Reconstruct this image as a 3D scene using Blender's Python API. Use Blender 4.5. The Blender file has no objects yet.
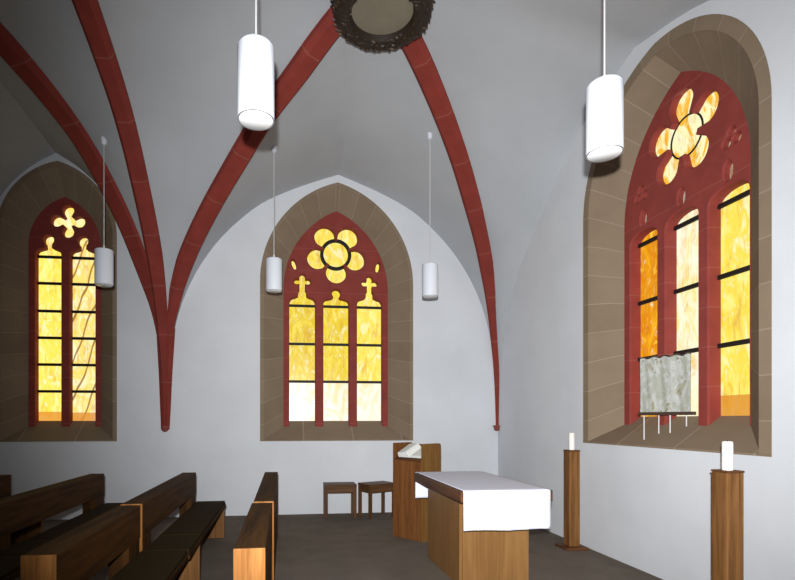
import bpy, bmesh, math, random
from mathutils import Vector, Matrix
random.seed(7)
SC = bpy.context.scene
COL = SC.collection
R = math.radians

# ------------------------------------------------------------------ camera data (eye of the photographer)
CAM_H = 1.5; YAW = R(7); FOC = 510.0; PPX = 347.6; PPY = 420.0
D = 8.15            # back wall plane (y)
XR = 3.53           # right wall plane (x)
XL = -1.83          # line of the transverse arch between the two bays
XC = (XR + XL) / 2; HWX = (XR - XL) / 2
YC = 4.8; HWY = D - YC
HWL = 1.59; XCL = XL - HWL          # narrow bay on the left
XW = XL - 2 * HWL

# ------------------------------------------------------------------ object helpers
def link(o, parent=None):
    COL.objects.link(o)
    if parent is not None: o.parent = parent
    return o
def thing(name, label, cat, loc=(0, 0, 0), rz=0.0, group=None):
    o = bpy.data.objects.new(name, None); link(o)
    o.empty_display_size = .1
    o.location = loc; o.rotation_euler = (0, 0, rz)
    o['label'] = label; o['category'] = cat
    if group: o['group'] = group
    return o
def tag(o, label, cat, group=None):
    o['label'] = label; o['category'] = cat
    if group: o['group'] = group
    return o
def tag_part(o, label):
    o['label'] = label; return o
def struct(o):
    o['kind'] = 'structure'; return o
def obj(name, bm, m, parent=None, smooth=False, ang=40, loc=None):
    me = bpy.data.meshes.new(name)
    bmesh.ops.recalc_face_normals(bm, faces=bm.faces)
    bm.to_mesh(me); bm.free()
    return mobj(name, me, m, parent, smooth, ang, loc)
def mobj(name, me, m, parent=None, smooth=False, ang=40, loc=None):
    o = bpy.data.objects.new(name, me); link(o, parent)
    if m: me.materials.append(m)
    if smooth:
        for p in me.polygons: p.use_smooth = True
        try: me.set_sharp_from_angle(angle=R(ang))
        except Exception: pass
    if loc: o.location = loc
    return o
def copy_tree(root):
    r = root.copy(); COL.objects.link(r)
    for ch in list(root.children):
        c = ch.copy(); COL.objects.link(c); c.parent = r
        for g in list(ch.children):
            d = g.copy(); COL.objects.link(d); d.parent = c
    return r
def new(): return bmesh.new()
def box(bm, x0, x1, y0, y1, z0, z1, bev=.004, seg=2):
    ret = bmesh.ops.create_cube(bm, size=1)
    vs = ret['verts']
    for v in vs:
        v.co = Vector(((x0 + x1) / 2 + v.co.x * (x1 - x0), (y0 + y1) / 2 + v.co.y * (y1 - y0), (z0 + z1) / 2 + v.co.z * (z1 - z0)))
    if bev:
        es = set(e for v in vs for e in v.link_edges)
        bmesh.ops.bevel(bm, geom=list(es), offset=bev, segments=seg, affect='EDGES', profile=.5)
    return bm
def lathe(bm, prof, n=32, c=(0, 0)):
    rings = []
    for r, z in prof:
        if r < 1e-6: rings.append([bm.verts.new((c[0], c[1], z))])
        else: rings.append([bm.verts.new((c[0] + r * math.cos(2 * math.pi * i / n), c[1] + r * math.sin(2 * math.pi * i / n), z)) for i in range(n)])
    for a, b in zip(rings, rings[1:]):
        for i in range(n):
            j = (i + 1) % n
            if len(a) == 1 and len(b) == 1: continue
            if len(a) == 1: bm.faces.new((a[0], b[i], b[j]))
            elif len(b) == 1: bm.faces.new((a[i], a[j], b[0]))
            else: bm.faces.new((a[i], a[j], b[j], b[i]))
    return bm
def prism(bm, pts, axis, a, b):
    """extrude a closed 2D outline along an axis"""
    def P(p, t):
        if axis == 'y': return (p[0], t, p[1])
        if axis == 'x': return (t, p[0], p[1])
        return (p[0], p[1], t)
    A = [bm.verts.new(P(p, a)) for p in pts]; B = [bm.verts.new(P(p, b)) for p in pts]
    n = len(pts)
    for i in range(n): bm.faces.new((A[i], A[(i + 1) % n], B[(i + 1) % n], B[i]))
    bm.faces.new(A); bm.faces.new(B[::-1])
    return bm

# ------------------------------------------------------------------ materials
class NT:
    def __init__(s, name):
        s.m = bpy.data.materials.new(name); s.m.use_nodes = True
        s.t = s.m.node_tree; s.t.nodes.clear()
        s.out = s.n('ShaderNodeOutputMaterial')
    def n(s, k, **kw):
        x = s.t.nodes.new(k)
        for a, b in kw.items(): setattr(x, a, b)
        return x
    def l(s, a, b): s.t.links.new(a, b)
    def bsdf(s, rough=.6, spec=.3):
        b = s.n('ShaderNodeBsdfPrincipled'); b.inputs['Roughness'].default_value = rough
        b.inputs['Specular IOR Level'].default_value = spec
        s.l(b.outputs[0], s.out.inputs[0]); return b
    def coord(s, kind='Object', scale=(1, 1, 1)):
        c = s.n('ShaderNodeTexCoord'); mp = s.n('ShaderNodeMapping'); mp.inputs['Scale'].default_value = scale
        s.l(c.outputs[kind], mp.inputs[0]); return mp.outputs[0]
    def noise(s, vec, scale, detail=4, rough=.55, dist=0):
        x = s.n('ShaderNodeTexNoise'); x.inputs['Scale'].default_value = scale; x.inputs['Detail'].default_value = detail
        x.inputs['Roughness'].default_value = rough; x.inputs['Distortion'].default_value = dist
        s.l(vec, x.inputs['Vector']); return x.outputs['Fac']
    def ramp(s, fac, stops, interp='LINEAR'):
        r = s.n('ShaderNodeValToRGB'); r.color_ramp.interpolation = interp
        el = r.color_ramp.elements
        while len(el) < len(stops): el.new(.5)
        for e, (p, c) in zip(el, stops): e.position = p; e.color = (*c, 1)
        s.l(fac, r.inputs[0]); return r.outputs[0]
    def mix(s, fac, a, b):
        x = s.n('ShaderNodeMix', data_type='RGBA')
        for sock, v in ((x.inputs[0], fac), (x.inputs[6], a), (x.inputs[7], b)):
            if isinstance(v, (int, float)): sock.default_value = v
            elif isinstance(v, tuple): sock.default_value = (*v, 1)
            else: s.l(v, sock)
        return x.outputs[2]
    def math(s, op, a, b=None, clamp=False):
        x = s.n('ShaderNodeMath', operation=op); x.use_clamp = clamp
        for i, v in enumerate((a, b)):
            if v is None: continue
            if isinstance(v, (int, float)): x.inputs[i].default_value = v
            else: s.l(v, x.inputs[i])
        return x.outputs[0]
    def bump(s, b, h, strength=.2, dist=.01):
        x = s.n('ShaderNodeBump'); x.inputs['Strength'].default_value = strength; x.inputs['Distance'].default_value = dist
        s.l(h, x.inputs['Height']); s.l(x.outputs[0], b.inputs['Normal'])

def m_plain(name, col, rough=.6, spec=.3, metal=0, var=.06, scale=8, bump=0):
    k = NT(name); b = k.bsdf(rough, spec); v = k.coord()
    f = k.noise(v, scale)
    lo = tuple(c * (1 - var) for c in col); hi = tuple(min(1, c * (1 + var)) for c in col)
    k.l(k.ramp(f, [(.3, lo), (.7, hi)]), b.inputs['Base Color']); b.inputs['Metallic'].default_value = metal
    if bump: k.bump(b, k.noise(v, scale * 6), bump)
    return k.m
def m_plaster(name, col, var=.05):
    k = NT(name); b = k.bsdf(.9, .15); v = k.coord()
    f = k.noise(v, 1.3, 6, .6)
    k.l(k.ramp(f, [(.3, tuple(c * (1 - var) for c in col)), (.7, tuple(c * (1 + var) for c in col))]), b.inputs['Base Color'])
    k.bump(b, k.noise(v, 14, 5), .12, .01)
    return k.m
def m_wood(name, axis, dark, light, scale=1.0, rough=.45):
    k = NT(name); b = k.bsdf(rough, .10)
    st = [26 * scale] * 3; st['xyz'.index(axis)] = 1.6 * scale
    v = k.coord('Object', tuple(st))
    f = k.noise(v, 1.0, 5, .6, .6)
    st2 = [5.0] * 3; st2['xyz'.index(axis)] = .35
    g = k.noise(k.coord('Object', tuple(st2)), 1.0, 3)
    c = k.ramp(k.math('ADD', k.math('MULTIPLY', f, .65), k.math('MULTIPLY', g, .35)), [(.36, dark), (.62, light)])
    k.l(c, b.inputs['Base Color']); k.bump(b, f, .06, .004)
    return k.m
def m_stone():
    k = NT('sandstone_reveal'); b = k.bsdf(.85, .15)
    v = k.coord('Object'); uv = k.n('ShaderNodeUVMap'); sep = k.n('ShaderNodeSeparateXYZ'); k.l(uv.outputs[0], sep.inputs[0])
    f = k.noise(v, 3, 6, .6)
    blk = k.n('ShaderNodeTexWhiteNoise', noise_dimensions='1D'); k.l(k.math('FLOOR', sep.outputs[0]), blk.inputs['W'])
    base = k.ramp(k.math('ADD', k.math('MULTIPLY', f, .6), k.math('MULTIPLY', blk.outputs[0], .22)), [(.2, (.205, .152, .102)), (.65, (.262, .198, .136))])
    fr = k.math('FRACT', sep.outputs[0])
    joint = k.math('LESS_THAN', fr, .03)
    k.l(k.mix(k.math('MULTIPLY', joint, .38), base, (.42, .35, .27)), b.inputs['Base Color'])
    k.bump(b, k.noise(v, 30, 5), .15, .006)
    return k.m
def m_red(name, col, joint_pitch=0.0, uv=False):
    k = NT(name); b = k.bsdf(.8, .2); v = k.coord('Object')
    f = k.noise(v, 4, 6, .6)
    base = k.ramp(f, [(.3, tuple(c * .86 for c in col)), (.7, tuple(c * 1.1 for c in col))])
    if uv:
        u = k.n('ShaderNodeUVMap'); sep = k.n('ShaderNodeSeparateXYZ'); k.l(u.outputs[0], sep.inputs[0]); z = sep.outputs[0]
    else:
        sep = k.n('ShaderNodeSeparateXYZ'); k.l(v, sep.inputs[0]); z = k.math('DIVIDE', sep.outputs[2], joint_pitch)
    j = k.math('LESS_THAN', k.math('FRACT', z), .022)
    k.l(k.mix(k.math('MULTIPLY', j, .14), base, (.5, .3, .24)), b.inputs['Base Color'])
    k.bump(b, k.noise(v, 30, 4), .1, .005)
    return k.m
def m_glass(name, stops, scale=(1, 1, 1), white_below=None, strength=1.15, lines=False, foot=None, seed=0.0):
    """daylit stained glass; colours are the colours of the glass itself"""
    k = NT(name); v = k.coord('Object', scale)
    mp = k.n('ShaderNodeMapping'); mp.inputs['Location'].default_value = (seed, seed * 1.7, seed * .6); k.l(v, mp.inputs[0]); vv = mp.outputs[0]
    f = k.noise(vv, 2.3, 7, .62, 1.4)
    c = k.ramp(f, stops)
    fine = k.noise(k.coord('Object', (9, 9, 2.4)), 1.4, 5, .65, .8)
    c = k.mix(k.ramp(fine, [(.52, (0, 0, 0)), (.68, (.55, .55, .55))]), c, (.66, .28, .03))
    fl2 = k.noise(k.coord('Object', (7, 7, 3)), 2.2, 6, .7, .5)
    c = k.mix(k.ramp(fl2, [(.58, (0, 0, 0)), (.70, (.6, .6, .6))]), c, (1, .96, .78))
    o = k.n('ShaderNodeTexCoord'); sep = k.n('ShaderNodeSeparateXYZ'); k.l(o.outputs['Object'], sep.inputs[0])
    if lines:
        w = k.n('ShaderNodeTexWave', wave_type='BANDS', bands_direction='DIAGONAL'); w.inputs['Scale'].default_value = 1.6
        w.inputs['Distortion'].default_value = 3; w.inputs['Detail'].default_value = 2
        k.l(k.coord('Object', (1.6, 0, -.6)), w.inputs['Vector'])
        band = k.ramp(w.outputs['Fac'], [(.94, (0, 0, 0)), (.985, (.85, .85, .85))])
        c = k.mix(band, c, (.30, .12, .03))
    if white_below is not None:
        t = k.math('LESS_THAN', sep.outputs[2], white_below)
        nz = k.ramp(f, [(.42, (1, .96, .84)), (.66, (1, .78, .36))])
        c = k.mix(t, c, nz)
    if foot is not None:
        t = k.math('LESS_THAN', sep.outputs[2], foot)
        c = k.mix(k.math('MULTIPLY', t, .85), c, (.72, .27, .03))
    e = k.n('ShaderNodeEmission'); e.inputs['Strength'].default_value = strength; k.l(c, e.inputs[0])
    g = k.n('ShaderNodeBsdfGlossy'); g.inputs['Roughness'].default_value = .25
    mx = k.n('ShaderNodeMixShader'); mx.inputs[0].default_value = .03
    k.l(e.outputs[0], mx.inputs[1]); k.l(g.outputs[0], mx.inputs[2]); k.l(mx.outputs[0], k.out.inputs[0])
    return k.m

M = {}
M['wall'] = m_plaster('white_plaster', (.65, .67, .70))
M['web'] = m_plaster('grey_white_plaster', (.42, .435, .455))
M['floor'] = m_plain('dark_carpet', (.15, .125, .102), .95, .05, 0, .12, 3, .25)
M['stone'] = m_stone()
M['rib'] = m_red('red_painted_stone', (.225, .036, .026), uv=True)
M['tracery'] = m_red('red_painted_tracery', (.25, .045, .036), .36)
M['lead'] = m_plain('black_iron', (.012, .01, .009), .6, .3)
WD = ((.022, .0085, .0018), (.078, .031, .0065))
WE = ((.18, .068, .016), (.40, .175, .05))  # pew ends: oak brightened, flash light on them is put into the colour
WO = ((.165, .08, .026), (.24, .122, .042))
for a in 'xyz':
    M['pew_' + a] = m_wood('brown_oak_' + a, a, *WD, 1.0, .7)
    M['end_' + a] = m_wood('lit_oak_end_' + a, a, *WE)
    M['oak_' + a] = m_wood('honey_oak_' + a, a, *WO)
for a in 'xz': M['stool_' + a] = m_wood('walnut_' + a, a, (.055, .026, .011), (.13, .062, .026))
M['oakd'] = m_wood('mid_oak', 'z', (.10, .042, .013), (.24, .11, .036))
M['lect'] = m_wood('reddish_oak', 'z', (.10, .036, .011), (.19, .075, .024))
M['lect_l'] = m_wood('warm_oak', 'z', (.13, .06, .015), (.21, .105, .028))
M['dark_y'] = m_wood('dark_oak_y', 'y', (.05, .018, .008), (.14, .058, .024))
M['dark_x'] = m_wood('dark_oak_x', 'x', (.05, .018, .008), (.14, .058, .024))
M['cushion'] = m_plain('dark_olive_cloth', (.027, .016, .004), .9, .1, 0, .15, 40, .2)
M['linen'] = m_plain('white_linen', (.74, .76, .87), .85, .1, 0, .02, 20, .05)
M['shade'] = m_plain('white_lacquer', (.70, .73, .79), .45, .25, 0, .01)
M['diff'] = m_plain('opal_glass', (.80, .80, .80), .35, .3, 0, .01)
M['rimgrey'] = m_plain('grey_rim', (.16, .16, .17), .6, .2)
M['rod'] = m_plain('white_metal', (.62, .62, .63), .4, .4, 0, .02)
M['wax'] = m_plain('white_wax', (.85, .83, .78), .5, .3, 0, .02)
M['page'] = m_plain('paper', (.74, .75, .72), .8, .1, 0, .03)
M['bronze'] = m_plain('dark_brown_metal', (.05, .028, .018), .5, .4)

# ------------------------------------------------------------------ vault curves
def pchip(tab):
    """tab: (t, z) with t from 0 at the crown to 1 at the springing; monotone cubic in sqrt(1-t)"""
    pts = sorted((math.sqrt(max(0, 1 - t)), z) for t, z in tab)
    x = [p[0] for p in pts]; y = [p[1] for p in pts]; n = len(x)
    h = [x[i + 1] - x[i] for i in range(n - 1)]; dl = [(y[i + 1] - y[i]) / h[i] for i in range(n - 1)]
    m = [0] * n; m[0] = dl[0]; m[-1] = dl[-1]
    for i in range(1, n - 1):
        if dl[i - 1] * dl[i] > 0:
            w1 = 2 * h[i] + h[i - 1]; w2 = h[i] + 2 * h[i - 1]
            m[i] = (w1 + w2) / (w1 / dl[i - 1] + w2 / dl[i])
    def f(t):
        w = math.sqrt(max(0, 1 - abs(t))); w = min(max(w, x[0]), x[-1])
        i = 0
        while i < n - 2 and w > x[i + 1]: i += 1
        s = (w - x[i]) / h[i]
        return (y[i] * (1 + 2 * s) * (1 - s) ** 2 + h[i] * m[i] * s * (1 - s) ** 2 + y[i + 1] * s * s * (3 - 2 * s) + h[i] * m[i + 1] * s * s * (s - 1))
    return f
A_BACK = pchip([(0, 5.44), (.30, 5.13), (.45, 4.92), (.572, 4.66), (.723, 4.227), (.844, 3.712), (.928, 3.12), (1, 1.4)])
A_RIGHT = pchip([(0, 5.29), (.24, 5.07), (.326, 4.93), (.512, 4.48), (.682, 4.03), (.83, 3.50), (.904, 3.03), (1, 1.4)])
A_LBACK = pchip([(0, 5.52), (.20, 5.32), (.41, 5.0), (.57, 4.6), (.75, 4.02), (.9, 3.2), (1, 1.4)])
T_RIB = pchip([(0, 5.32), (.157, 5.18), (.3245, 4.99), (.47, 4.72), (.586, 4.42), (.78, 3.80), (.93, 2.9), (1, 1.35)])
D_R = pchip([(0, 5.68), (.207, 5.56), (.363, 5.36), (.555, 4.98), (.673, 4.62), (.83, 4.04), (.972, 2.846), (1, 1.35)])
D_L = pchip([(0, 5.66), (.133, 5.50), (.262, 5.27), (.389, 5.06), (.534, 4.71), (.702, 4.25), (.829, 3.80), (.93, 3.2), (.972, 2.75), (1, 1.35)])
D_LB = pchip([(0, 5.62), (.218, 5.51), (.33, 5.37), (.55, 4.99), (.64, 4.72), (.75, 4.29), (.88, 3.58), (.972, 2.8), (1, 1.35)])
GAP = .10
def gapf(t): return GAP * min(1, (1 - abs(t)) * 6)
T_WEB = lambda t: T_RIB(t) + gapf(t)

class Bay:
    def __init__(s, cx, cy, hx, hy, back, right, left, dr, dl):
        s.cx, s.cy, s.hx, s.hy = cx, cy, hx, hy; s.back, s.right, s.left, s.dr, s.dl = back, right, left, dr, dl
    def diag(s, t, sx): return (s.dr if sx >= 0 else s.dl)(t) + gapf(t)
    def h(s, u, v):
        if abs(v) >= abs(u):
            a = abs(u); r = s.diag(a, u); w = s.back(a)
            k = (abs(v) - a) / (1 - a) if a < .99999 else 1
            return r + (w - r) * k
        a = abs(v); r = s.diag(a, u); w = (s.right if u > 0 else s.left)(a)
        k = (abs(u) - a) / (1 - a) if a < .99999 else 1
        return r + (w - r) * k
    def z(s, X, Y): return s.h((X - s.cx) / s.hx, (Y - s.cy) / s.hy)
MAIN = Bay(XC, YC, HWX, HWY, A_BACK, A_RIGHT, T_WEB, D_R, D_L)
LEFT = Bay(XCL, YC, HWL, HWY, A_LBACK, T_WEB, A_RIGHT, D_LB, D_LB)
MAIN2 = Bay(XC, YC - 2 * HWY, HWX, HWY, A_BACK, A_RIGHT, T_WEB, D_R, D_L)
LEFT2 = Bay(XCL, YC - 2 * HWY, HWL, HWY, A_LBACK, T_WEB, A_RIGHT, D_LB, D_LB)
def vault_z(X, Y):
    b = (MAIN if X >= XL else LEFT) if Y >= YC - HWY else (MAIN2 if X >= XL else LEFT2)
    return b.z(X, Y)
def vault_mesh(bm, bay, N=34, K=16):
    us = [1 - (i / N) ** 2 for i in range(N + 1)]         # 1 .. 0
    us = [-a for a in us] + us[::-1][1:]
    for cell in ('b', 'f', 'r', 'l'):
        grid = []
        for u in us:
            row = []
            for j in range(K + 1):
                k = j / K; a = abs(u); m = a + (1 - a) * k
                uu, vv = {'b': (u, m), 'f': (u, -m), 'r': (m, u), 'l': (-m, u)}[cell]
                row.append(bm.verts.new((bay.cx + uu * bay.hx, bay.cy + vv * bay.hy, 0)))
                # height from the rule of this very cell
                sx = uu if cell in 'bf' else (1 if cell == 'r' else -1)
                rr = bay.diag(a, sx if abs(sx) > 1e-9 else 1)
                w = {'b': bay.back, 'f': bay.back, 'r': bay.right, 'l': bay.left}[cell](a)
                row[-1].co.z = rr + (w - rr) * k
            grid.append(row)
        for i in range(len(us) - 1):
            for j in range(K):
                q = [grid[i][j], grid[i + 1][j], grid[i + 1][j + 1], grid[i][j + 1]]
                try: bm.faces.new(q)
                except ValueError: pass
    bmesh.ops.remove_doubles(bm, verts=bm.verts, dist=.0006)

bm = new()
for b in (MAIN, LEFT, MAIN2, LEFT2): vault_mesh(bm, b)
bmesh.ops.remove_doubles(bm, verts=bm.verts, dist=.001)
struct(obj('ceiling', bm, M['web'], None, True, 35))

# ------------------------------------------------------------------ ribs
def rib_width(z):
    tab = [(1.3, .075), (2.2, .13), (2.85, .19), (3.8, .26), (9, .25)]
    for (a, wa), (b, wb) in zip(tab, tab[1:]):
        if z <= b: return wa + (wb - wa) * (z - a) / (b - a)
    return .25
def rib(name, p0, p1, zf, tmin=0.0, wmul=1.0, both=False, n=70):
    """p0 crown end, p1 springing end (plan points); zf(t) underside height"""
    p0 = Vector((*p0, 0)); p1 = Vector((*p1, 0)); d = (p1 - p0); nl = Vector((-d.y, d.x, 0)).normalized()
    ts = [1 - (i / n) ** 2 for i in range(n + 1)]
    ts = [t for t in ts if t >= tmin]
    if both: ts = ts + [-t for t in ts[::-1][1:]]
    P = [p0 + d * t + Vector((0, 0, zf(abs(t)))) for t in ts]
    bm = new(); uvl = bm.loops.layers.uv.new('UVMap'); rings = []; S = [0]
    for a, b in zip(P, P[1:]): S.append(S[-1] + (b - a).length)
    for i, p in enumerate(P):
        tg = (P[min(i + 1, len(P) - 1)] - P[max(i - 1, 0)]).normalized()
        up = nl.cross(tg)
        if up.z < 0: up = -up
        if abs(tg.z) > .95:                 # near the foot: keep pointing into the corner
            pass
        w = rib_width(p.z) * wmul; dp = .24
        prof = [(-.5, dp), (-.5, .055), (-.30, 0), (.30, 0), (.5, .055), (.5, dp)]
        rings.append([bm.verts.new(p + nl * (a * w) + up * b) for a, b in prof])
    for i in range(len(rings) - 1):
        for j in range(5):
            f = bm.faces.new((rings[i][j], rings[i][j + 1], rings[i + 1][j + 1], rings[i + 1][j]))
            for lp in f.loops:
                k = i if lp.vert in rings[i] else i + 1
                lp[uvl].uv = (S[k] / .72, .5)
    bm.faces.new(rings[0]); bm.faces.new(rings[-1][::-1])
    return struct(obj(name, bm, M['rib'], None, True, 30))
TR = 1
def nextrib(*a, **k):
    global TR
    o = rib('trim_%d' % TR, *a, **k); TR += 1; return o
e = .02
r1 = nextrib((XC, YC), (XR - e, D - e), D_R, tmin=.10); r1['label'] = 'red vault rib rising from the corner right of the middle window'
r2 = nextrib((XC, YC), (XL, D - e), D_L, tmin=.05); r2['label'] = 'red vault rib curving from left corbel up to the wreath'
r3 = nextrib((XL, YC), (XL, D - e), T_RIB, both=True, wmul=.85); r3['label'] = 'red arch rib between the left bay and the middle bay'
r4 = nextrib((XCL, YC), (XL, D - e), D_LB, tmin=.10, wmul=1.3); r4['label'] = 'red rib curving over the left window to the left edge'
nextrib((XCL, YC), (XW + e, D - e), D_LB, tmin=.10)
nextrib((XC, YC), (XR - e, YC - HWY), D_R, tmin=.10)
nextrib((XC, YC), (XL, YC - HWY), D_L, tmin=.10)
nextrib((XCL, YC), (XL, YC - HWY), D_LB, tmin=.10)
nextrib((XCL, YC), (XW + e, YC - HWY), D_LB, tmin=.10)
nextrib((XC, YC - HWY), (XR - e, YC - HWY), lambda t: A_BACK(t) - gapf(t), both=True)
nextrib((XCL, YC - HWY), (XL, YC - HWY), lambda t: A_LBACK(t) - gapf(t), both=True)
def corbel(x, y, parent):
    bm = new(); lathe(bm, [(0, 1.315), (.02, 1.317), (.045, 1.335), (.05, 1.35), (.038, 1.36), (.05, 1.375), (.062, 1.39), (.062, 1.41), (.0, 1.415)], 16, (x, y))
    o = obj('corbel', bm, M['rib'], parent, True); return o
corbel(XL, D - .03, r3)
corbel(XR - .03, D - .03, r1)

# ------------------------------------------------------------------ walls and windows
def arch_half(hw, zs, apex, n):
    """right half of a pointed arch from (hw, zs) to (0, apex)"""
    A = apex - zs; e = (A * A - hw * hw) / (2 * hw); r = hw + e
    a1 = math.atan2(A, e)
    return [(r * math.cos(a1 * i / n) - e, zs + r * math.sin(a1 * i / n)) for i in range(n + 1)]
def arch_outline(hw, zs, apex, z0, n=24):
    h = arch_half(hw, zs, apex, n)
    return [(hw, z0)] + h + [(-x, z) for x, z in h[::-1][1:]] + [(-hw, z0)]
def offset_loop(pts, d):
    """move a closed outline along its normals (positive d = to the right of travel for a ccw outline = outwards)"""
    n = len(pts); out = []
    for i in range(n):
        p0, p1, p2 = Vector(pts[i - 1]), Vector(pts[i]), Vector(pts[(i + 1) % n])
        a = (p1 - p0).normalized(); b = (p2 - p1).normalized()
        na = Vector((a.y, -a.x)); nb = Vector((b.y, -b.x)); m = na + nb
        if m.length < 1e-6: m = na
        m.normalize(); k = 1 / max(.5, m.dot(na))
        out.append(tuple(p1 + m * d * k))
    return out
def inside(p, loops):
    c = False
    for l in loops:
        for i in range(len(l)):
            (x1, y1), (x2, y2) = l[i - 1], l[i]
            if (y1 > p.y) != (y2 > p.y) and p.x < (x2 - x1) * (p.y - y1) / (y2 - y1) + x1: c = not c
    return c
def clean(pts):
    out = []
    for p in pts:
        if not out or math.hypot(p[0] - out[-1][0], p[1] - out[-1][1]) > 1e-4: out.append(p)
    if math.hypot(out[0][0] - out[-1][0], out[0][1] - out[-1][1]) < 1e-4: out.pop()
    area = sum(out[i - 1][0] * out[i][1] - out[i][0] * out[i - 1][1] for i in range(len(out)))
    return out if area > 0 else out[::-1]
def plate_mesh(outer, holes, y0, y1, bev=0.0):
    """flat plate with openings: 2D outlines (x, z) given thickness from y0 to y1, front edges chamfered"""
    from mathutils.geometry import delaunay_2d_cdt
    loops = [clean(outer)] + [clean(h) for h in holes]
    bm = bmesh.new()
    def cap(lps, y, flip):
        co = [Vector(p) for l in lps for p in l]; fs = []; k = 0; rings = []
        for l in lps: fs.append(list(range(k, k + len(l)))); k += len(l)
        edges = [(f[i], f[(i + 1) % len(f)]) for f in fs for i in range(len(f))]
        v2, e2, f2, ov, oe, of = delaunay_2d_cdt(co, edges, [], 1, 1e-6)
        f2 = [f for f in f2 if inside(sum((v2[i] for i in f), Vector((0, 0))) / len(f), lps)]
        vs = [bm.verts.new((v.x, y, v.y)) for v in v2]
        for f in f2:
            q = [vs[i] for i in f]
            try: bm.faces.new(q[::-1] if flip else q)
            except ValueError: pass
        idx = {}
        for i, o in enumerate(ov):
            for j in o: idx[j] = vs[i]
        return [[idx[i] for i in f] for f in fs]
    front = [offset_loop(l, -bev if i == 0 else bev) for i, l in enumerate(loops)] if bev else loops
    A = cap(front, y0, False)
    levels = [A]
    if bev: levels.append([[bm.verts.new((p[0], y0 + bev, p[1])) for p in l] for l in loops])
    B = cap(loops, y1, True); levels.append(B)
    for P, Q in zip(levels, levels[1:]):
        for la, lb in zip(P, Q):
            n = len(la)
            for i in range(n):
                q = (la[i], la[(i + 1) % n], lb[(i + 1) % n], lb[i])
                if len(set(q)) == 4:
                    try: bm.faces.new(q)
                    except ValueError: pass
    bmesh.ops.recalc_face_normals(bm, faces=bm.faces)
    me = bpy.data.meshes.new('plate'); bm.to_mesh(me); bm.free()
    return me

WINS = {
 1: dict(c=-3.40, hw=.855, zs=4.30, apex=5.40, z0=1.195, fhw=.53, fzs=4.20, fapex=4.97, sill=1.52),
 2: dict(c=.845, hw=1.235, zs=3.70, apex=5.315, z0=1.185, fhw=.865, fzs=3.65, fapex=4.96, sill=1.52),
 3: dict(c=4.505, hw=1.185, zs=3.85, apex=5.12, z0=1.25, fhw=.82, fhwn=.745, fzs=3.66, fapex=4.86, sill=1.57, mg=.10),
}
def hole(w): return arch_outline(w['hw'], w['zs'], w['apex'], w['z0'])
ZT = 6.3
me = plate_mesh([(XW - .3, 0), (XR, 0), (XR, ZT), (XW - .3, ZT)], [[(x + WINS[i]['c'], z) for x, z in hole(WINS[i])] for i in (1, 2)], D, D + .6)
struct(mobj('wall_back', me, M['wall']))
YB = YC - 3 * HWY
w3 = WINS[3]
# right wall: local x runs towards the camera (-Y), local y outwards (+X)
MR = Matrix.Translation((XR, 0, 0)) @ Matrix.Rotation(-math.pi / 2, 4, 'Z')
me = plate_mesh([(-D - .6, 0), (-YB, 0), (-YB, ZT), (-D - .6, ZT)], [[(x - w3['c'], z) for x, z in hole(w3)]], 0, .6)
o = struct(mobj('wall_right', me, M['wall'])); o.matrix_world = MR
bm = new(); box(bm, XW - .3, XW, YB, D, 0, ZT, 0); struct(obj('wall_left', bm, M['wall']))
bm = new(); box(bm, XW - .3, XR + .6, YB, D + .6, -.1, 0, 0); struct(obj('floor', bm, M['floor']))

def splay(w, d):
    """sandstone reveal between the wall face and the recessed tracery, with a flush margin"""
    bm = new(); uvl = bm.loops.layers.uv.new('UVMap')
    n = 24
    def path(hw, zs, apex, z0):
        jam = [(hw, z0 + (zs - z0) * i / 12) for i in range(12)]
        return jam + arch_half(hw, zs, apex, n)
    mg = w.get('mg', .06)
    O = path(w['hw'], w['zs'], w['apex'], w['z0'])
    I1 = path(w['hw'] - mg, w['zs'], w['apex'] - mg * 1.15, w['z0'] + .0)
    I2f = path(w['fhw'] + .005, w['fzs'], w['fapex'] + .005, w['z0'] + (w['sill'] - w['z0']) * d / (d + .17))
    I2n = path(w.get('fhwn', w['fhw']) + .005, w['fzs'], w['fapex'] + .005, I2f[0][1])
    for sgn in (1, -1):
        S = [0]; I2 = I2n if sgn > 0 else I2f
        for a, b in zip(O, O[1:]): S.append(S[-1] + math.hypot(b[0] - a[0], b[1] - a[1]))
        rows = [[bm.verts.new((sgn * x, y, z)) for x, z in P] for P, y in ((O, .03), (O, -.004), (I1, -.004), (I1, .004), (I2, d), (I2, d + .19))]
        for a, b in zip(rows, rows[1:]):
            for i in range(len(O) - 1):
                f = bm.faces.new((a[i], a[i + 1], b[i + 1], b[i]) if sgn > 0 else (b[i], b[i + 1], a[i + 1], a[i]))
                for lp in f.loops:
                    k = i if (lp.vert in (a[i], b[i])) else i + 1
                    lp[uvl].uv = (S[k] / .34 + .3, .5)
    return obj('stone_reveal', bm, M['stone'], None, True, 25)
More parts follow.
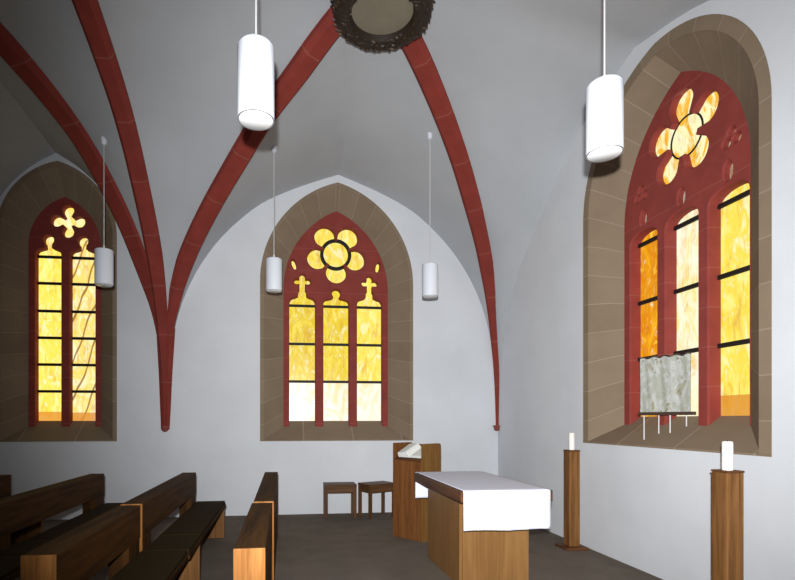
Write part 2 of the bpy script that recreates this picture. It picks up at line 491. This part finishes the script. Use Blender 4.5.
def sill(w, d):
    bm = new()
    hw = w['hw']; g = d + .19
    x0 = hw; x1 = w['fhw'] + .02
    zi = w['z0'] + (w['sill'] - w['z0']) * g / (d + .17)
    # top slope, nosing and underside
    pts = [(-x0, -.006, w['z0'] - .0), (x0, -.006, w['z0'] - .0), (x0, .004, w['z0'] + .004), (-x0, .004, w['z0'] + .004),
           (-x0, g, zi), (x0, g, zi)]
    v = [bm.verts.new(p) for p in pts]
    bm.faces.new((v[0], v[1], v[2], v[3])); bm.faces.new((v[3], v[2], v[5], v[4]))
    lo = [bm.verts.new((-x0, -.006, w['z0'] - .02)), bm.verts.new((x0, -.006, w['z0'] - .02)), bm.verts.new((x0, g, w['z0'] - .02)), bm.verts.new((-x0, g, w['z0'] - .02))]
    bm.faces.new((lo[0], lo[1], v[1], v[0])); bm.faces.new((lo[3], lo[2], lo[1], lo[0])); bm.faces.new((lo[2], lo[3], v[4], v[5]))
    bm.faces.new((lo[1], lo[2], v[5], v[2], v[1])); bm.faces.new((lo[3], lo[0], v[0], v[3], v[4]))
    uvl = bm.loops.layers.uv.new('UVMap')
    for f in bm.faces:
        for lp in f.loops: lp[uvl].uv = ((lp.vert.co.x + 2) / .8 + .2, .5)
    return obj('window_sill', bm, M['stone'])

def arc(cx, cz, r, a0, a1, n):
    return [(cx + r * math.cos(R(a0 + (a1 - a0) * i / n)), cz + r * math.sin(R(a0 + (a1 - a0) * i / n))) for i in range(n + 1)]
def light_outline(c, hw, z0, zb, kind):
    """one tracery light: straight sides, rounded shoulders, and a cross or round finial"""
    if kind == 'cross':
        r = [(hw, z0), (hw, zb)] + [(hw - .075 + .075 * math.cos(R(a)), zb + .10 * math.sin(R(a))) for a in (15, 35, 55, 75, 90)]
        r += [(.075, zb + .125), (.066, zb + .15), (.062, zb + .21), (.045, zb + .225), (.045, zb + .33)]
        r += [(.10, zb + .325), (.125, zb + .34), (.14, zb + .37), (.125, zb + .40), (.10, zb + .415), (.048, zb + .41), (.048, zb + .46), (.03, zb + .49), (0, zb + .50)]
    elif kind == 'round':
        r = [(hw, z0), (hw, zb)] + [(hw * math.cos(R(a)), zb + .10 * math.sin(R(a))) for a in (15, 30, 45, 60, 75, 90)]
    else:
        rr = .072 if kind == 'ball' else .082
        dz = .19 if kind == 'ball' else .24
        r = [(hw, z0), (hw, zb)] + [(hw - .06 + .06 * math.cos(R(a)), zb + .085 * math.sin(R(a))) for a in (15, 35, 55, 75, 90)]
        r += [(.085, zb + .10), (.05, zb + .115)] + arc(0, zb + dz, rr, -48, 90, 9)
    full = r + [(-x, z) for x, z in r[::-1] if x > 1e-6]
    return [(x + c, z) for x, z in full]
def foil_outline(cx, cz, n, dist, pr, core, a0, steps=150):
    """outline of a rosette: lobes around a round core"""
    out = []
    for i in range(steps):
        th = 2 * math.pi * i / steps; best = core
        for k in range(n):
            a = R(a0) + 2 * math.pi * k / n; dl = th - a
            q = pr * pr - (dist * math.sin(dl)) ** 2
            if q > 0 and math.cos(dl) > 0: best = max(best, dist * math.cos(dl) + math.sqrt(q))
        out.append((cx + best * math.cos(th), cz + best * math.sin(th)))
    return out
def drop(cx, cz, w, h, lean=0):
    return [(cx + w * math.sin(R(a)) * (1 if a < 180 else 1) + lean * math.cos(R(a)), cz + h * math.cos(R(a))) for a in range(0, 360, 30)]
def tbox(bm, x0, x1, y0, y1, z0, z1): return box(bm, x0, x1, y0, y1, z0, z1, .004, 1)

def window(idx, mat4, lights, lhw, bars, zb, kinds, rosette, extras, glasses, rose_mat, d=.27, bev=.014, deep=.13, rdeep=None):
    w = WINS[idx]
    root = thing('window_%d' % idx, '', 'window'); del root['label']; del root['category']; struct(root)
    s = splay(w, d); s.parent = root; sl = sill(w, d); sl.parent = root
    holes = [light_outline(c, lhw, w['z0'] + .02, zb, k) for c, k in zip(lights, kinds)]
    # the plate's foot hangs down behind the sloped sill, so every light runs out at the bottom
    zf = w['z0'] + .06
    out = arch_outline(w['fhw'] + .05, w['fzs'], w['fapex'] + .06, zf - .03)
    holes = [[(x, max(z, zf)) for x, z in h] for h in holes]
    ros = foil_outline(*rosette['foil'])
    hs = holes + [ros] + extras
    me = plate_mesh(out, hs, d, d + deep, bev)
    mobj('tracery', me, M['tracery'], root)
    g = d + deep - .005
    gr = g if rdeep is None else d + rdeep
    for i, (c, gm) in enumerate(zip(lights, glasses)):
        bm = new(); box(bm, c - lhw - .02, c + lhw + .02, g, g + .012, w['sill'] - .25, zb + .56, 0)
        obj('stained_glass', bm, gm, root)
    # upper glass behind the rosette
    bm = new(); cx, cz = rosette['foil'][0], rosette['foil'][1]; rr = rosette['r']
    prism(bm, arc(cx, cz, rr, 0, 352, 44), 'y', gr - .006, gr + .004)
    obj('rosette_glass', bm, rose_mat, root)
    for ex in extras:
        ax = sum(p[0] for p in ex) / len(ex); az = sum(p[1] for p in ex) / len(ex)
        bm = new(); prism(bm, arc(ax, az, .10, 0, 330, 11), 'y', gr - .012, gr - .007); obj('stained_glass', bm, glasses[-1] if rdeep is None else M['dull_glass'], root)
    for c in lights:
        for z in bars:
            bm = new(); tbox(bm, c - lhw - .012, c + lhw + .012, g - .035, g - .006, z - .021, z + .021); obj('glazing_bar', bm, M['lead'], root)
    if rosette.get('ring'):
        bm = new(); n = 48; r0 = rosette['ring']; t = rosette.get('rt', .028)
        prf = [(r0 - t, gr - (.04 if rdeep is None else .018)), (r0 + t, gr - (.04 if rdeep is None else .018)), (r0 + t, gr - .01), (r0 - t, gr - .01)]
        rows = [[bm.verts.new((cx + r * math.cos(2 * math.pi * i / n), y, cz + r * math.sin(2 * math.pi * i / n))) for r, y in prf] for i in range(n)]
        for i in range(n):
            a, b = rows[i], rows[(i + 1) % n]
            for j in range(4): bm.faces.new((a[j], a[(j + 1) % 4], b[(j + 1) % 4], b[j]))
        obj('iron_ring', bm, M['lead'], root, True, 30)
    root.matrix_world = mat4
    return root
YEL = [(.28, (1.0, .94, .58)), (.40, (1.0, .86, .22)), (.54, (.98, .74, .07)), (.64, (1.0, .92, .50)), (.8, (.78, .33, .02))]
YEL2 = [(.25, (1.0, .90, .40)), (.40, (.95, .76, .09)), (.54, (.84, .60, .03)), (.64, (1.0, .90, .42)), (.8, (.70, .32, .02))]
PALE = [(.25, (1.0, .96, .74)), (.43, (1.0, .88, .42)), (.54, (1.0, .72, .12)), (.66, (1.0, .94, .66)), (.82, (.75, .33, .03))]
ORA = [(.25, (1.0, .68, .05)), (.42, (.90, .40, .01)), (.55, (.72, .22, .008)), (.66, (1.0, .62, .05)), (.8, (.9, .5, .06))]
WHI = [(.3, (1.0, .97, .86)), (.5, (1.0, .92, .62)), (.62, (1.0, .76, .20)), (.8, (1, .96, .82))]
S3 = (2.2, 2.2, 1.0)
M['dull_glass'] = m_glass('dull_pale_glass', [(.3, (.60, .50, .38)), (.5, (.75, .66, .5)), (.6, (.55, .25, .12)), (.8, (.7, .62, .5))], S3, None, .62, seed=3.3)
# window 1 (left)
window(1, Matrix.Translation((WINS[1]['c'], D, 0)), (-.25, .255), .19, (4.06, 3.645, 3.21, 2.79, 2.37, 1.95), 4.06, ('ball1', 'ball1'),
       dict(foil=(.04, 4.60, 4, .165, .088, .09, 0), r=.34),
       [], [m_glass('pale_yellow_glass', YEL, S3, None, 1.2, False, 1.63, .3), m_glass('yellow_glass_with_branches', PALE, S3, None, 1.12, True, 1.62, 2.1)],
       m_glass('pale_rosette_glass', PALE, S3, None, 1.15, seed=4.0))
# window 2 (middle)
window(2, Matrix.Translation((WINS[2]['c'], D, 0)), (-.562, .0, .562), .213, (3.40, 2.765, 2.14), 3.41, ('cross', 'ball', 'cross'),
       dict(foil=(0, 4.27, 5, .325, .172, .22, -90), r=.58, ring=.235),
       [drop(-.70, 4.06, .035, .085, -.02), drop(.70, 4.06, .035, .085, .02)],
       [m_glass('golden_glass', YEL2, S3, 2.14, 1.05, seed=1.2), m_glass('golden_glass_pale_foot', YEL2, S3, 2.14, 1.08, seed=3.4), m_glass('light_golden_glass', YEL, S3, 2.14, 1.12, seed=5.9)],
       m_glass('golden_rosette_glass', YEL, S3, None, 1.05, seed=7.7))
# window 3 (right)
window(3, MR @ Matrix.Translation((-WINS[3]['c'], 0, 0)), (-.525, .0, .525), .200, (3.43, 2.79, 2.17), 3.43, ('round', 'round', 'round'),
       dict(foil=(0, 4.25, 5, .30, .138, .19, 90), r=.45, ring=.195, rt=.008),
       [drop(x, 3.655, .045, .085) for x in (-.525, 0, .525)] + [drop(x + a, 3.90 + b, .04, .04) for x in (-.56, .56) for a, b in ((-.05, 0), (.05, 0), (0, .075))],
       [m_glass('orange_glass', ORA, S3, None, 1.1, seed=2.2), m_glass('whitish_glass', WHI, S3, None, 1.1, seed=3.1), m_glass('bright_yellow_glass', YEL, S3, None, 1.1, False, 1.72, 6.4)],
       m_glass('mixed_rosette_glass', [(.25, (1, .95, .70)), (.50, (1, .90, .48)), (.56, (.95, .5, .04)), (.8, (.9, .42, .03))], S3, None, 1.1, seed=9.1), deep=.13, rdeep=.075)

# ------------------------------------------------------------------ carved ring at the crown
RZ = 5.35; RO = .475; RI = .295
ring = thing('wreath_ring', 'dark carved leaf wreath ring around a grey disc at the vault crown', 'wreath', (XC + .075, YC, RZ))
bm = new(); lathe(bm, [(RI, .05), (RI + .02, .0), (RI + .07, -.02), (RO - .07, -.02), (RO - .02, .01), (RO, .07), (RO, .24), (RI - .02, .24), (RI, .05)], 64)
obj('ring', bm, m_plain('dark_gilded_wood', (.022, .013, .008), .6, .3), ring, True)
bm = new()
for k, (nl_, rad, zz, sz) in enumerate(((48, .45, .022, .045), (48, .41, -.006, .048), (44, .365, -.008, .045), (40, .325, .008, .035), (44, .468, .10, .045))):
    for i in range(nl_):
        a = 2 * math.pi * (i + .5 * (k % 2)) / nl_; tw = random.uniform(-.5, .5) + .6 * (1 if k % 2 else -1)
        L = sz * random.uniform(.85, 1.2); Wd = L * .42
        c = Vector((rad * math.cos(a), rad * math.sin(a), zz + random.uniform(-.012, .008)))
        t = Vector((-math.sin(a + tw), math.cos(a + tw), random.uniform(-.1, .1))); s = Vector((math.cos(a + tw), math.sin(a + tw), 0)); nn = Vector((0, 0, -1)) if k < 4 else Vector((math.cos(a), math.sin(a), 0))
        if k == 4: s = Vector((0, 0, 1))
        base = [c - t * L, c - t * .2 * L + s * Wd, c + t * .4 * L + s * Wd * .8, c + t * L, c + t * .4 * L - s * Wd * .8, c - t * .2 * L - s * Wd]
        mid = [c - t * .6 * L + nn * .014, c + t * .6 * L + nn * .012]
        B = [bm.verts.new(p) for p in base]; m1, m2 = [bm.verts.new(p) for p in mid]
        for f in ((B[0], B[1], m1), (B[1], B[2], m2, m1), (B[2], B[3], m2), (B[3], B[4], m2), (B[4], B[5], m1, m2), (B[5], B[0], m1)): bm.faces.new(f)
gk = NT('worn_gilt_leaves'); gb = gk.bsdf(.5, .4); gv = gk.coord()
gk.l(gk.ramp(gk.noise(gv, 22, 4), [(.45, (.016, .009, .005)), (.62, (.045, .023, .010)), (.74, (.20, .12, .035))]), gb.inputs['Base Color'])
obj('carved_leaves', bm, gk.m, ring, True, 30)
bm = new(); lathe(bm, [(0, .055), (RI + .01, .055), (RI + .01, .1), (0, .1)], 48); obj('disc', bm, m_plain('grey_tan_board', (.19, .165, .12), .9, .1), ring, True)
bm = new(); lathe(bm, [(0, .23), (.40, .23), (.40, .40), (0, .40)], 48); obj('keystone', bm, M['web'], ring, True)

# ------------------------------------------------------------------ pendants
def ray(sx, sy):
    r = (sx - PPX) / FOC; u = (PPY - sy) / FOC; c, s = math.cos(YAW), math.sin(YAW)
    return Vector((r * c + s, -r * s + c, u))
PL = .43; PR = .106
def pendant(x, y, zb, label):
    t = thing('pendant_lamp', label, 'lamp', (x, y, zb), 0, 'white cylinder pendant lamps')
    bm = new(); lathe(bm, [(PR - .004, .008), (PR - .001, .0), (PR, .004), (PR, PL - .018), (PR - .004, PL - .006), (PR - .018, PL), (.02, PL + .006), (0, PL + .006)], 48)
    sh = obj('lamp_shade', bm, M['shade'], t, True, 50)
    bm = new(); lathe(bm, [(PR - .0005, .0), (PR - .0005, -.002), (PR - .008, -.002), (PR - .008, .004)], 48); obj('rim', bm, M['rimgrey'], sh, True, 30)
    bm = new(); lathe(bm, [(0, -.004), (PR - .012, -.004), (PR - .008, .0)], 48); obj('diffuser', bm, M['diff'], sh, True, 50)
    zt = vault_z(x, y) - zb
    bm = new(); lathe(bm, [(0, PL), (.0055, PL), (.0055, zt - .01), (0, zt - .01)], 10); rd = obj('rod', bm, M['rod'], t, True)
    bm = new(); lathe(bm, [(0, PL), (.013, PL), (.013, PL + .05), (.007, PL + .06), (0, PL + .06)], 16); obj('ferrule', bm, M['rod'], rd, True)
    bm = new(); lathe(bm, [(0, zt - .06), (.022, zt - .06), (.032, zt - .05), (.036, zt + .03), (0, zt + .03)], 20); obj('canopy', bm, M['shade'], t, True)
    return t
PEND = [((256, 83), 2.96, 'large white cylinder pendant nearest on the left, before the left rib'),
        ((604.5, 119), 3.16, 'large white cylinder pendant hanging before the right window'),
        ((104, 267.5), 6.22, 'small white cylinder pendant hanging beside the left window'),
        ((274, 275), 6.80, 'small white cylinder pendant at left edge of the middle window'),
        ((430, 280.5), 6.80, 'small white cylinder pendant against bare wall right of middle window')]
for (sx, sy), dep, lab in PEND:
    p = ray(sx, sy); c, s = math.cos(YAW), math.sin(YAW)
    k = dep / (p.x * s + p.y * c); p = p * k
    pendant(p.x, p.y, CAM_H + p.z - PL / 2, lab)

# ------------------------------------------------------------------ pews
BT = .165; HB = .83; SH = .47
def pew(xr, y0, y1, seam, pa, pb, label, dz=0.0):
    """xr: front face of the backrest; the bench looks towards +x; pa, pb: where the two seat supports stand"""
    t = thing('church_pew', label, 'pew', (xr, y0, 0), 0, 'wooden church pews in rows')
    L = y1 - y0
    bm = new(); box(bm, -BT, 0, .012, L, .57, HB + dz, .005); bk0 = obj('backrest', bm, M['pew_y'], t)
    bm = new(); box(bm, -BT, 0, 0, .012, 0, HB + dz, .003); tag_part(obj('end_cap', bm, M['end_z'], bk0), 'end board coloured as lit by the flash')  # viewer-side end only, its wood tone carries the flash brightness
    for yy in (0.0, L - .30):
        bm = new(); box(bm, -BT + .015, -.004, yy + .013, yy + .29, .0, .57, .003); obj('back_post', bm, M['pew_z'], t)
    bm = new(); box(bm, -.002, .365, 0, L + .05 if L > 2 else L, .385, .43, .006); st = obj('seat', bm, M['pew_y'], t)
    cuts = [0] + ([seam - y0] if seam else []) + [L + .02 if L > 2 else L]
    for a, b in zip(cuts, cuts[1:]):
        bm = new(); box(bm, .0, .36, a + (.009 if a > 0 else .0), b - (.009 if b < L - .1 else 0), .43, SH, .012, 3); tag_part(obj('seat_cushion', bm, M['cushion'], st), 'dark olive seat cushion')
    for yy in (pa, pb):
        bm = new(); box(bm, .0, .352, yy - y0, yy - y0 + .055, 0, .385, .003); obj('end_panel', bm, M['oakd'], t)
    return t
def front(xr, y0, y1, label, dz=0.0):
    t = thing('pew_front', label, 'pew front', (xr, y0, 0), 0, 'wooden screens before the first pews')
    L = y1 - y0
    bm = new(); box(bm, -BT, 0, .012, L, .57, HB + dz, .005); bk0 = obj('top_rail', bm, M['pew_y'], t)
    bm = new(); box(bm, -BT, 0, 0, .012, .0, HB + dz, .003); tag_part(obj('end_cap', bm, M['end_z'], bk0), 'end board coloured as lit by the flash')
    bm = new(); box(bm, -BT + .03, -.006, .05, L - .05, .03, .57, .003); obj('panel', bm, M['pew_y'], t)
    for yy in (0.012, L - .05):
        bm = new(); box(bm, -BT, 0, yy, yy + .05, 0, .57, .003); obj('end_post', bm, M['pew_z'], t)
    return t
front(-.102, 2.70, 4.18, 'low wooden screen in front of the pews, nearest to the viewer')
front(-.090, 4.20, 6.57, 'low wooden screen in front of the pews, farther one by wall', .008)
pew(-1.130, 2.69, 4.188, None, 2.75, 3.70, 'wooden pew with dark cushion in first row, nearest the viewer')
pew(-1.118, 4.19, 6.64, 4.74, 4.74, 6.63, 'wooden pew with dark cushion in first row, its far end by the window wall', .008)
pew(-2.235, 2.69, 4.188, None, 2.75, 3.70, 'wooden pew in second row, cut off by the lower left corner')
pew(-2.222, 4.19, 6.64, 4.74, 4.74, 6.63, 'wooden pew in second row whose long back slants to left edge', .008)
pew(-3.335, 4.19, 6.72, 4.74, 4.74, 6.70, 'wooden pew in third row, only its back end showing at left edge')

# ------------------------------------------------------------------ altar
AH = .90; ax0, ax1, ay0, ay1 = 1.456, 2.272, 4.11, 5.66
al = thing('altar_table', 'long honey wood altar table under white cloth on solid base', 'altar', ((ax0 + ax1) / 2, (ay0 + ay1) / 2, 0))
ox, oy = al.location.x, al.location.y
bm = new(); box(bm, ax0 - ox, ax1 - ox, ay0 - oy, ay1 - oy, AH - .095, AH, .006); obj('tabletop', bm, M['dark_y'], al)
bx0, bx1, by0, by1 = 1.55 - ox, 2.20 - ox, 4.40 - oy, 5.44 - oy
bm = new(); box(bm, bx0 + .03, bx1 - .03, by0 + .03, by1 - .03, .0, AH - .095, .003); obj('core', bm, M['dark_x'], al)
bm = new(); box(bm, bx0 + .028, bx1, by0, by0 + .05, .0, AH - .097, .004); obj('front_panel', bm, M['oak_z'], al)
bm = new(); box(bm, bx0 + .028, bx1, by1 - .05, by1, .0, AH - .097, .004); obj('back_panel', bm, M['oak_z'], al)
bm = new(); box(bm, bx0, bx0 + .04, by0 + .012, by1 - .012, .0, AH - .097, .004); obj('side_panel', bm, M['oak_z'], al)
bm = new(); box(bm, bx1 - .04, bx1, by0 + .055, by1 - .055, .0, AH - .097, .004); obj('side_panel', bm, M['oak_z'], al)
# cloth
bm = new(); cx0, cx1 = 1.476, 2.243
path = []
fz, bz = AH - .325, AH - .29
yo0, yo1 = ay0 - .010, ay1 + .010
for i in range(13): path.append((yo0, fz + (AH - .015 - fz) * i / 12))
for a in (20, 45, 70): path.append((yo0 + .015 - .015 * math.cos(R(a)), AH - .012 + .018 * math.sin(R(a))))
for i in range(25): path.append((yo0 + .015 + (yo1 - yo0 - .03) * i / 24, AH + .006))
for a in (70, 45, 20): path.append((yo1 - .015 + .015 * math.cos(R(a)), AH - .012 + .018 * math.sin(R(a))))
for i in range(13): path.append((yo1, AH - .015 + (bz - AH + .015) * i / 12))
NX = 28; rows = []
for (y, z) in path:
    row = []
    for j in range(NX + 1):
        u = j / NX; hang = max(0, (AH - .02 - z) / .3)
        sgn = -1 if y < (ay0 + ay1) / 2 else 1
        wv = hang * (.006 * math.sin(u * 17 + sgn) + .004 * math.sin(u * 41))
        row.append(bm.verts.new((cx0 + (cx1 - cx0) * u, y + sgn * (abs(wv) if hang > 0 else 0), z + (0 if hang <= 0 else .004 * hang * math.sin(u * 9)))))
    rows.append(row)
for a, b in zip(rows, rows[1:]):
    for j in range(NX): bm.faces.new((a[j], a[j + 1], b[j + 1], b[j]))
cl = obj('altar_cloth', bm, M['linen'], None, True, 60)
tag(cl, 'white linen cloth over the altar, hanging down its front end', 'cloth')
sm = cl.modifiers.new('thickness', 'SOLIDIFY'); sm.thickness = .004; sm.offset = 1

# ------------------------------------------------------------------ lectern with a book
lx, ly = 1.676, 6.081
e1 = Vector((-.594, .805)); 
lrz = math.atan2(e1.y, e1.x)          # local x along the reader's side (towards the left), local -y into the body
lec = thing('lectern', 'boxy brown wooden lectern beyond the altar, holding an open book', 'lectern', (lx, ly, 0), lrz)
W_, DP, LH = .488, .37, 1.205          # body lies at local y from -DP to 0
th = .028
def side_outline():
    pts = [(0, 0), (-DP, 0), (-DP, LH - .04)] + [(-DP + .04 - .04 * math.cos(R(a)), LH - .04 + .04 * math.sin(R(a))) for a in (30, 60, 90)] + [(0, LH)]
    return pts
for xa, mm in ((0, M['lect_l']), (W_ - th, M['lect'])):
    bm = new(); prism(bm, side_outline(), 'x', xa, xa + th); obj('side_panel', bm, mm, lec)
bm = new(); box(bm, th, W_ - th, -DP, -DP + .025, 0, LH - .02, .003); obj('back_panel', bm, M['lect'], lec)
bm = new(); box(bm, th, W_ - th, -.03, -.002, 0, .985, .003); obj('front_panel', bm, M['lect'], lec)
bm = new(); prism(bm, [(-.0, .985), (-.0, 1.01), (-.02, 1.01), (-DP + .026, 1.15), (-DP + .026, 1.125), (-.02, .985)], 'x', th, W_ - th); obj('reading_slope', bm, M['dark_x'], lec)
# book lies on the slope: built in slope coordinates
bk = thing('open_book', 'open book with white pages lying on the lectern slope', 'book', (lx, ly, 0), lrz)
sl_a = math.atan2(.14, DP - .046)
def slope_pt(x, s, h):   # s along the slope from its lower edge, h above it
    y = -.02 - s * math.cos(sl_a) - h * math.sin(sl_a) * -1
    return (x, -.02 - s * math.cos(sl_a) + h * math.sin(sl_a), 1.012 + s * math.sin(sl_a) + h * math.cos(sl_a))
def slab(bm, xs, hs_top, h0, s0, s1):
    A = []
    for s in (s0, s1):
        A.append([bm.verts.new(slope_pt(x, s, h)) for x, h in zip(xs, hs_top)] + [bm.verts.new(slope_pt(x, s, h0)) for x in xs[::-1]])
    n = len(A[0])
    for i in range(n): bm.faces.new((A[0][i], A[0][(i + 1) % n], A[1][(i + 1) % n], A[1][i]))
    bm.faces.new(A[0][::-1]); bm.faces.new(A[1])
bm = new(); slab(bm, [.045, .425], [.006, .006], 0.001, .012, .30); obj('cover', bm, M['bronze'], bk)
mid = .24
for sg, hh, wd in ((1, .075, .18), (-1, .035, .185)):
    xs = [mid + sg * wd * i / 10 for i in range(11)]
    hs = [.012 + hh * math.sin(min(1, i / 3.2) * math.pi / 2) * (1 - .25 * i / 10) for i in range(11)]
    bm = new(); slab(bm, xs, hs, .007, .018, .29); obj('pages', bm, M['page'], bk, True, 40)

# ------------------------------------------------------------------ stools
def stool(x, y, rz, label):
    t = thing('stool', label, 'stool', (x, y, 0), rz, 'small wooden stools by the window wall')
    w, dp, h = .49, .34, .52
    bm = new(); box(bm, 0, w, 0, dp, h - .028, h, .004); obj('seat', bm, M['stool_x'], t)
    for yy in (.012, dp - .037):
        bm = new(); box(bm, .012, w - .012, yy, yy + .025, h - .13, h - .028, .002); obj('apron', bm, M['stool_x'], t)
    for xx in (.012, w - .037):
        bm = new(); box(bm, xx, xx + .025, .037, dp - .037, h - .13, h - .028, .002); obj('apron', bm, M['stool_x'], t)
    for xx in (.003, w - .048):
        for yy in (.003, dp - .048):
            bm = new(); box(bm, xx, xx + .045, yy, yy + .045, 0, h - .028, .003); obj('leg', bm, M['stool_z'], t)
    return t
stool(.595, 7.68, 0, 'small wooden stool standing alone beneath the middle window')
stool(1.27, 7.60, R(24), 'small wooden stool partly hidden by the lectern')

# ------------------------------------------------------------------ candle stands
def candle_stand(x, y, label, clabel):
    t = thing('candle_stand', label, 'candle stand', (x, y, 0), 0, 'square wooden candle stands')
    s = .065
    bm = new(); box(bm, -.135, .135, -.135, .135, 0, .03, .004); obj('base_plate', bm, M['dark_x'], t)
    bm = new(); box(bm, -s, s, -s, s, .03, 1.135, .006); obj('post', bm, M['oakd'], t)
    bm = new(); box(bm, -s - .003, s + .003, -s - .003, s + .003, 1.135, 1.15, .003); obj('top_plate', bm, M['dark_x'], t)
    c = thing('candle', clabel, 'candle', (x, y, 1.15), 0, 'white candles on wooden stands')
    bm = new(); lathe(bm, [(0, 0), (.033, 0), (.034, .01), (.033, .192), (.028, .2), (.012, .196), (0, .194)], 28); wx_ = obj('wax', bm, M['wax'], c, True)
    bm = new(); lathe(bm, [(0, .19), (.0025, .19), (.002, .207), (0, .209)], 8); obj('wick', bm, M['lead'], wx_, True)
candle_stand(3.30 + .04, 5.62, 'square wooden candle stand on dark base plate, farther one behind altar', 'white candle on the farther stand, right of the altar')
candle_stand(3.075, 3.22, 'square wooden candle stand in lower right, nearer one before right window', 'white candle on the nearer stand below the right window')

# ------------------------------------------------------------------ relief panel on the right window's sill
P0 = Vector((3.60, 4.80)); P1 = Vector((3.79, 4.37))
pv = P1 - P0; pw = pv.length; prz = math.atan2(pv.y, pv.x)
pz = 1.555
pn = thing('relief_panel', 'mottled grey green panel on four thin legs on right window sill', 'panel', (P0.x, P0.y, pz), prz)
bm = new(); NXp = 40; NZp = 24; fr, bk_ = [], []
def wave(u, v): return   .006 * math.sin(u * 17.5 + .5) + .003 * math.sin(u * 41 + v * 5)
hgt = .575
for side, lst in ((-1, fr), (1, bk_)):
    for j in range(NZp + 1):
        v = j / NZp
        lst.append([bm.verts.new((pw * i / NXp, wave(i / NXp, v) + side * .006, .02 + (hgt - .02) * v + (.008 * math.sin(i * .7) if j == NZp else 0))) for i in range(NXp + 1)])
for lst in (fr, bk_):
    for j in range(NZp):
        for i in range(NXp): bm.faces.new((lst[j][i], lst[j][i + 1], lst[j + 1][i + 1], lst[j + 1][i]))
for j in range(NZp):
    for i in (0, NXp): bm.faces.new((fr[j][i], fr[j + 1][i], bk_[j + 1][i], bk_[j][i]))
for i in range(NXp):
    for j in (0, NZp): bm.faces.new((fr[j][i], fr[j][i + 1], bk_[j][i + 1], bk_[j][i]))
pk = NT('mottled_patina'); pb = pk.bsdf(.7, .25); v = pk.coord('Object', (3, 1, 1.4))
f = pk.noise(v, 4, 7, .65, .8)
c = pk.ramp(f, [(.3, (.40, .40, .36)), (.45, (.33, .34, .28)), (.55, (.46, .47, .45)), (.68, (.24, .22, .12)), (.8, (.40, .41, .40))])
sp = pk.noise(pk.coord('Object', (1, 1, 1)), 16, 3)
c = pk.mix(pk.ramp(sp, [(.66, (0, 0, 0)), (.72, (.8, .8, .8))]), c, (.10, .09, .06))
pk.l(c, pb.inputs['Base Color']); pk.bump(pb, f, .4, .01)
obj('panel_sheet', bm, pk.m, pn, True, 50)
bm = new(); box(bm, -.01, pw + .035, -.028, .028, -.008, .024, .003); obj('bottom_rail', bm, M['bronze'], pn)
bm = new()
NXt = 40
tp = [[bm.verts.new((pw * i / NXt, wave(i / NXt, 1) + a, hgt + b + .008 * math.sin(i * .7))) for i in range(NXt + 1)] for a, b in ((-.008, -.012), (-.008, .004), (.008, .004), (.008, -.012))]
for a in range(4):
    for i in range(NXt): bm.faces.new((tp[a][i], tp[a][i + 1], tp[(a + 1) % 4][i + 1], tp[(a + 1) % 4][i]))
bm.faces.new([tp[a][0] for a in range(4)]); bm.faces.new([tp[a][-1] for a in range(4)][::-1])
obj('top_rail', bm, M['bronze'], pn, True, 40)
dS = .27
def sill_z(X): return w3['z0'] + (w3['sill'] - w3['z0']) * (X - XR) / (dS + .17)
for u, off in ((.10, -.02), (.36, .02), (.63, -.02), (.90, .02)):
    wx = P0 + pv * u + Vector((math.cos(prz + math.pi / 2), math.sin(prz + math.pi / 2))) * off
    zz = sill_z(wx.x) - pz
    bm = new(); lathe(bm, [(0, zz), (.006, zz), (.006, .005), (0, .005)], 10, (pw * u, off)); obj('leg', bm, M['rod'], pn, True)

# ------------------------------------------------------------------ light
w = bpy.data.worlds.new('World'); SC.world = w; w.use_nodes = True
bg = w.node_tree.nodes['Background']; bg.inputs[0].default_value = (.62, .78, 1.0, 1); bg.inputs[1].default_value = .03
def lamp(name, kind, loc, energy, col=(1, 1, 1), **kw):
    l = bpy.data.lights.new(name, kind); l.energy = energy; l.color = col
    for a, b in kw.items(): setattr(l, a, b)
    o = bpy.data.objects.new(name, l); COL.objects.link(o); o.location = loc; return o
def aim(o, tgt): o.rotation_euler = (Vector(tgt) - o.location).to_track_quat('-Z', 'Y').to_euler()
fl = lamp('camera_flash', 'SPOT', (-.04, -.12, 1.67), 2080, (.98, .99, 1), spot_size=R(102), spot_blend=1.0, shadow_soft_size=.03)
aim(fl, tuple(Vector(fl.location) + ray(448, 348) * 5))

# ------------------------------------------------------------------ camera and colour management
cam = bpy.data.cameras.new('Camera'); co = bpy.data.objects.new('Camera', cam); COL.objects.link(co)
cam.sensor_width = 36; cam.sensor_fit = 'HORIZONTAL'; cam.lens = FOC / 795 * 36
cam.shift_x = (397.5 - PPX) / 795; cam.shift_y = (PPY - 290) / 795
cam.clip_start = .05
co.location = (0, 0, CAM_H); co.rotation_euler = (math.pi / 2, 0, -YAW)
SC.camera = co
vs = SC.view_settings; vs.view_transform = 'Standard'; vs.look = 'None'; vs.exposure = 0; vs.gamma = 1; vs.use_curve_mapping = False
SC.cycles.use_denoising = True
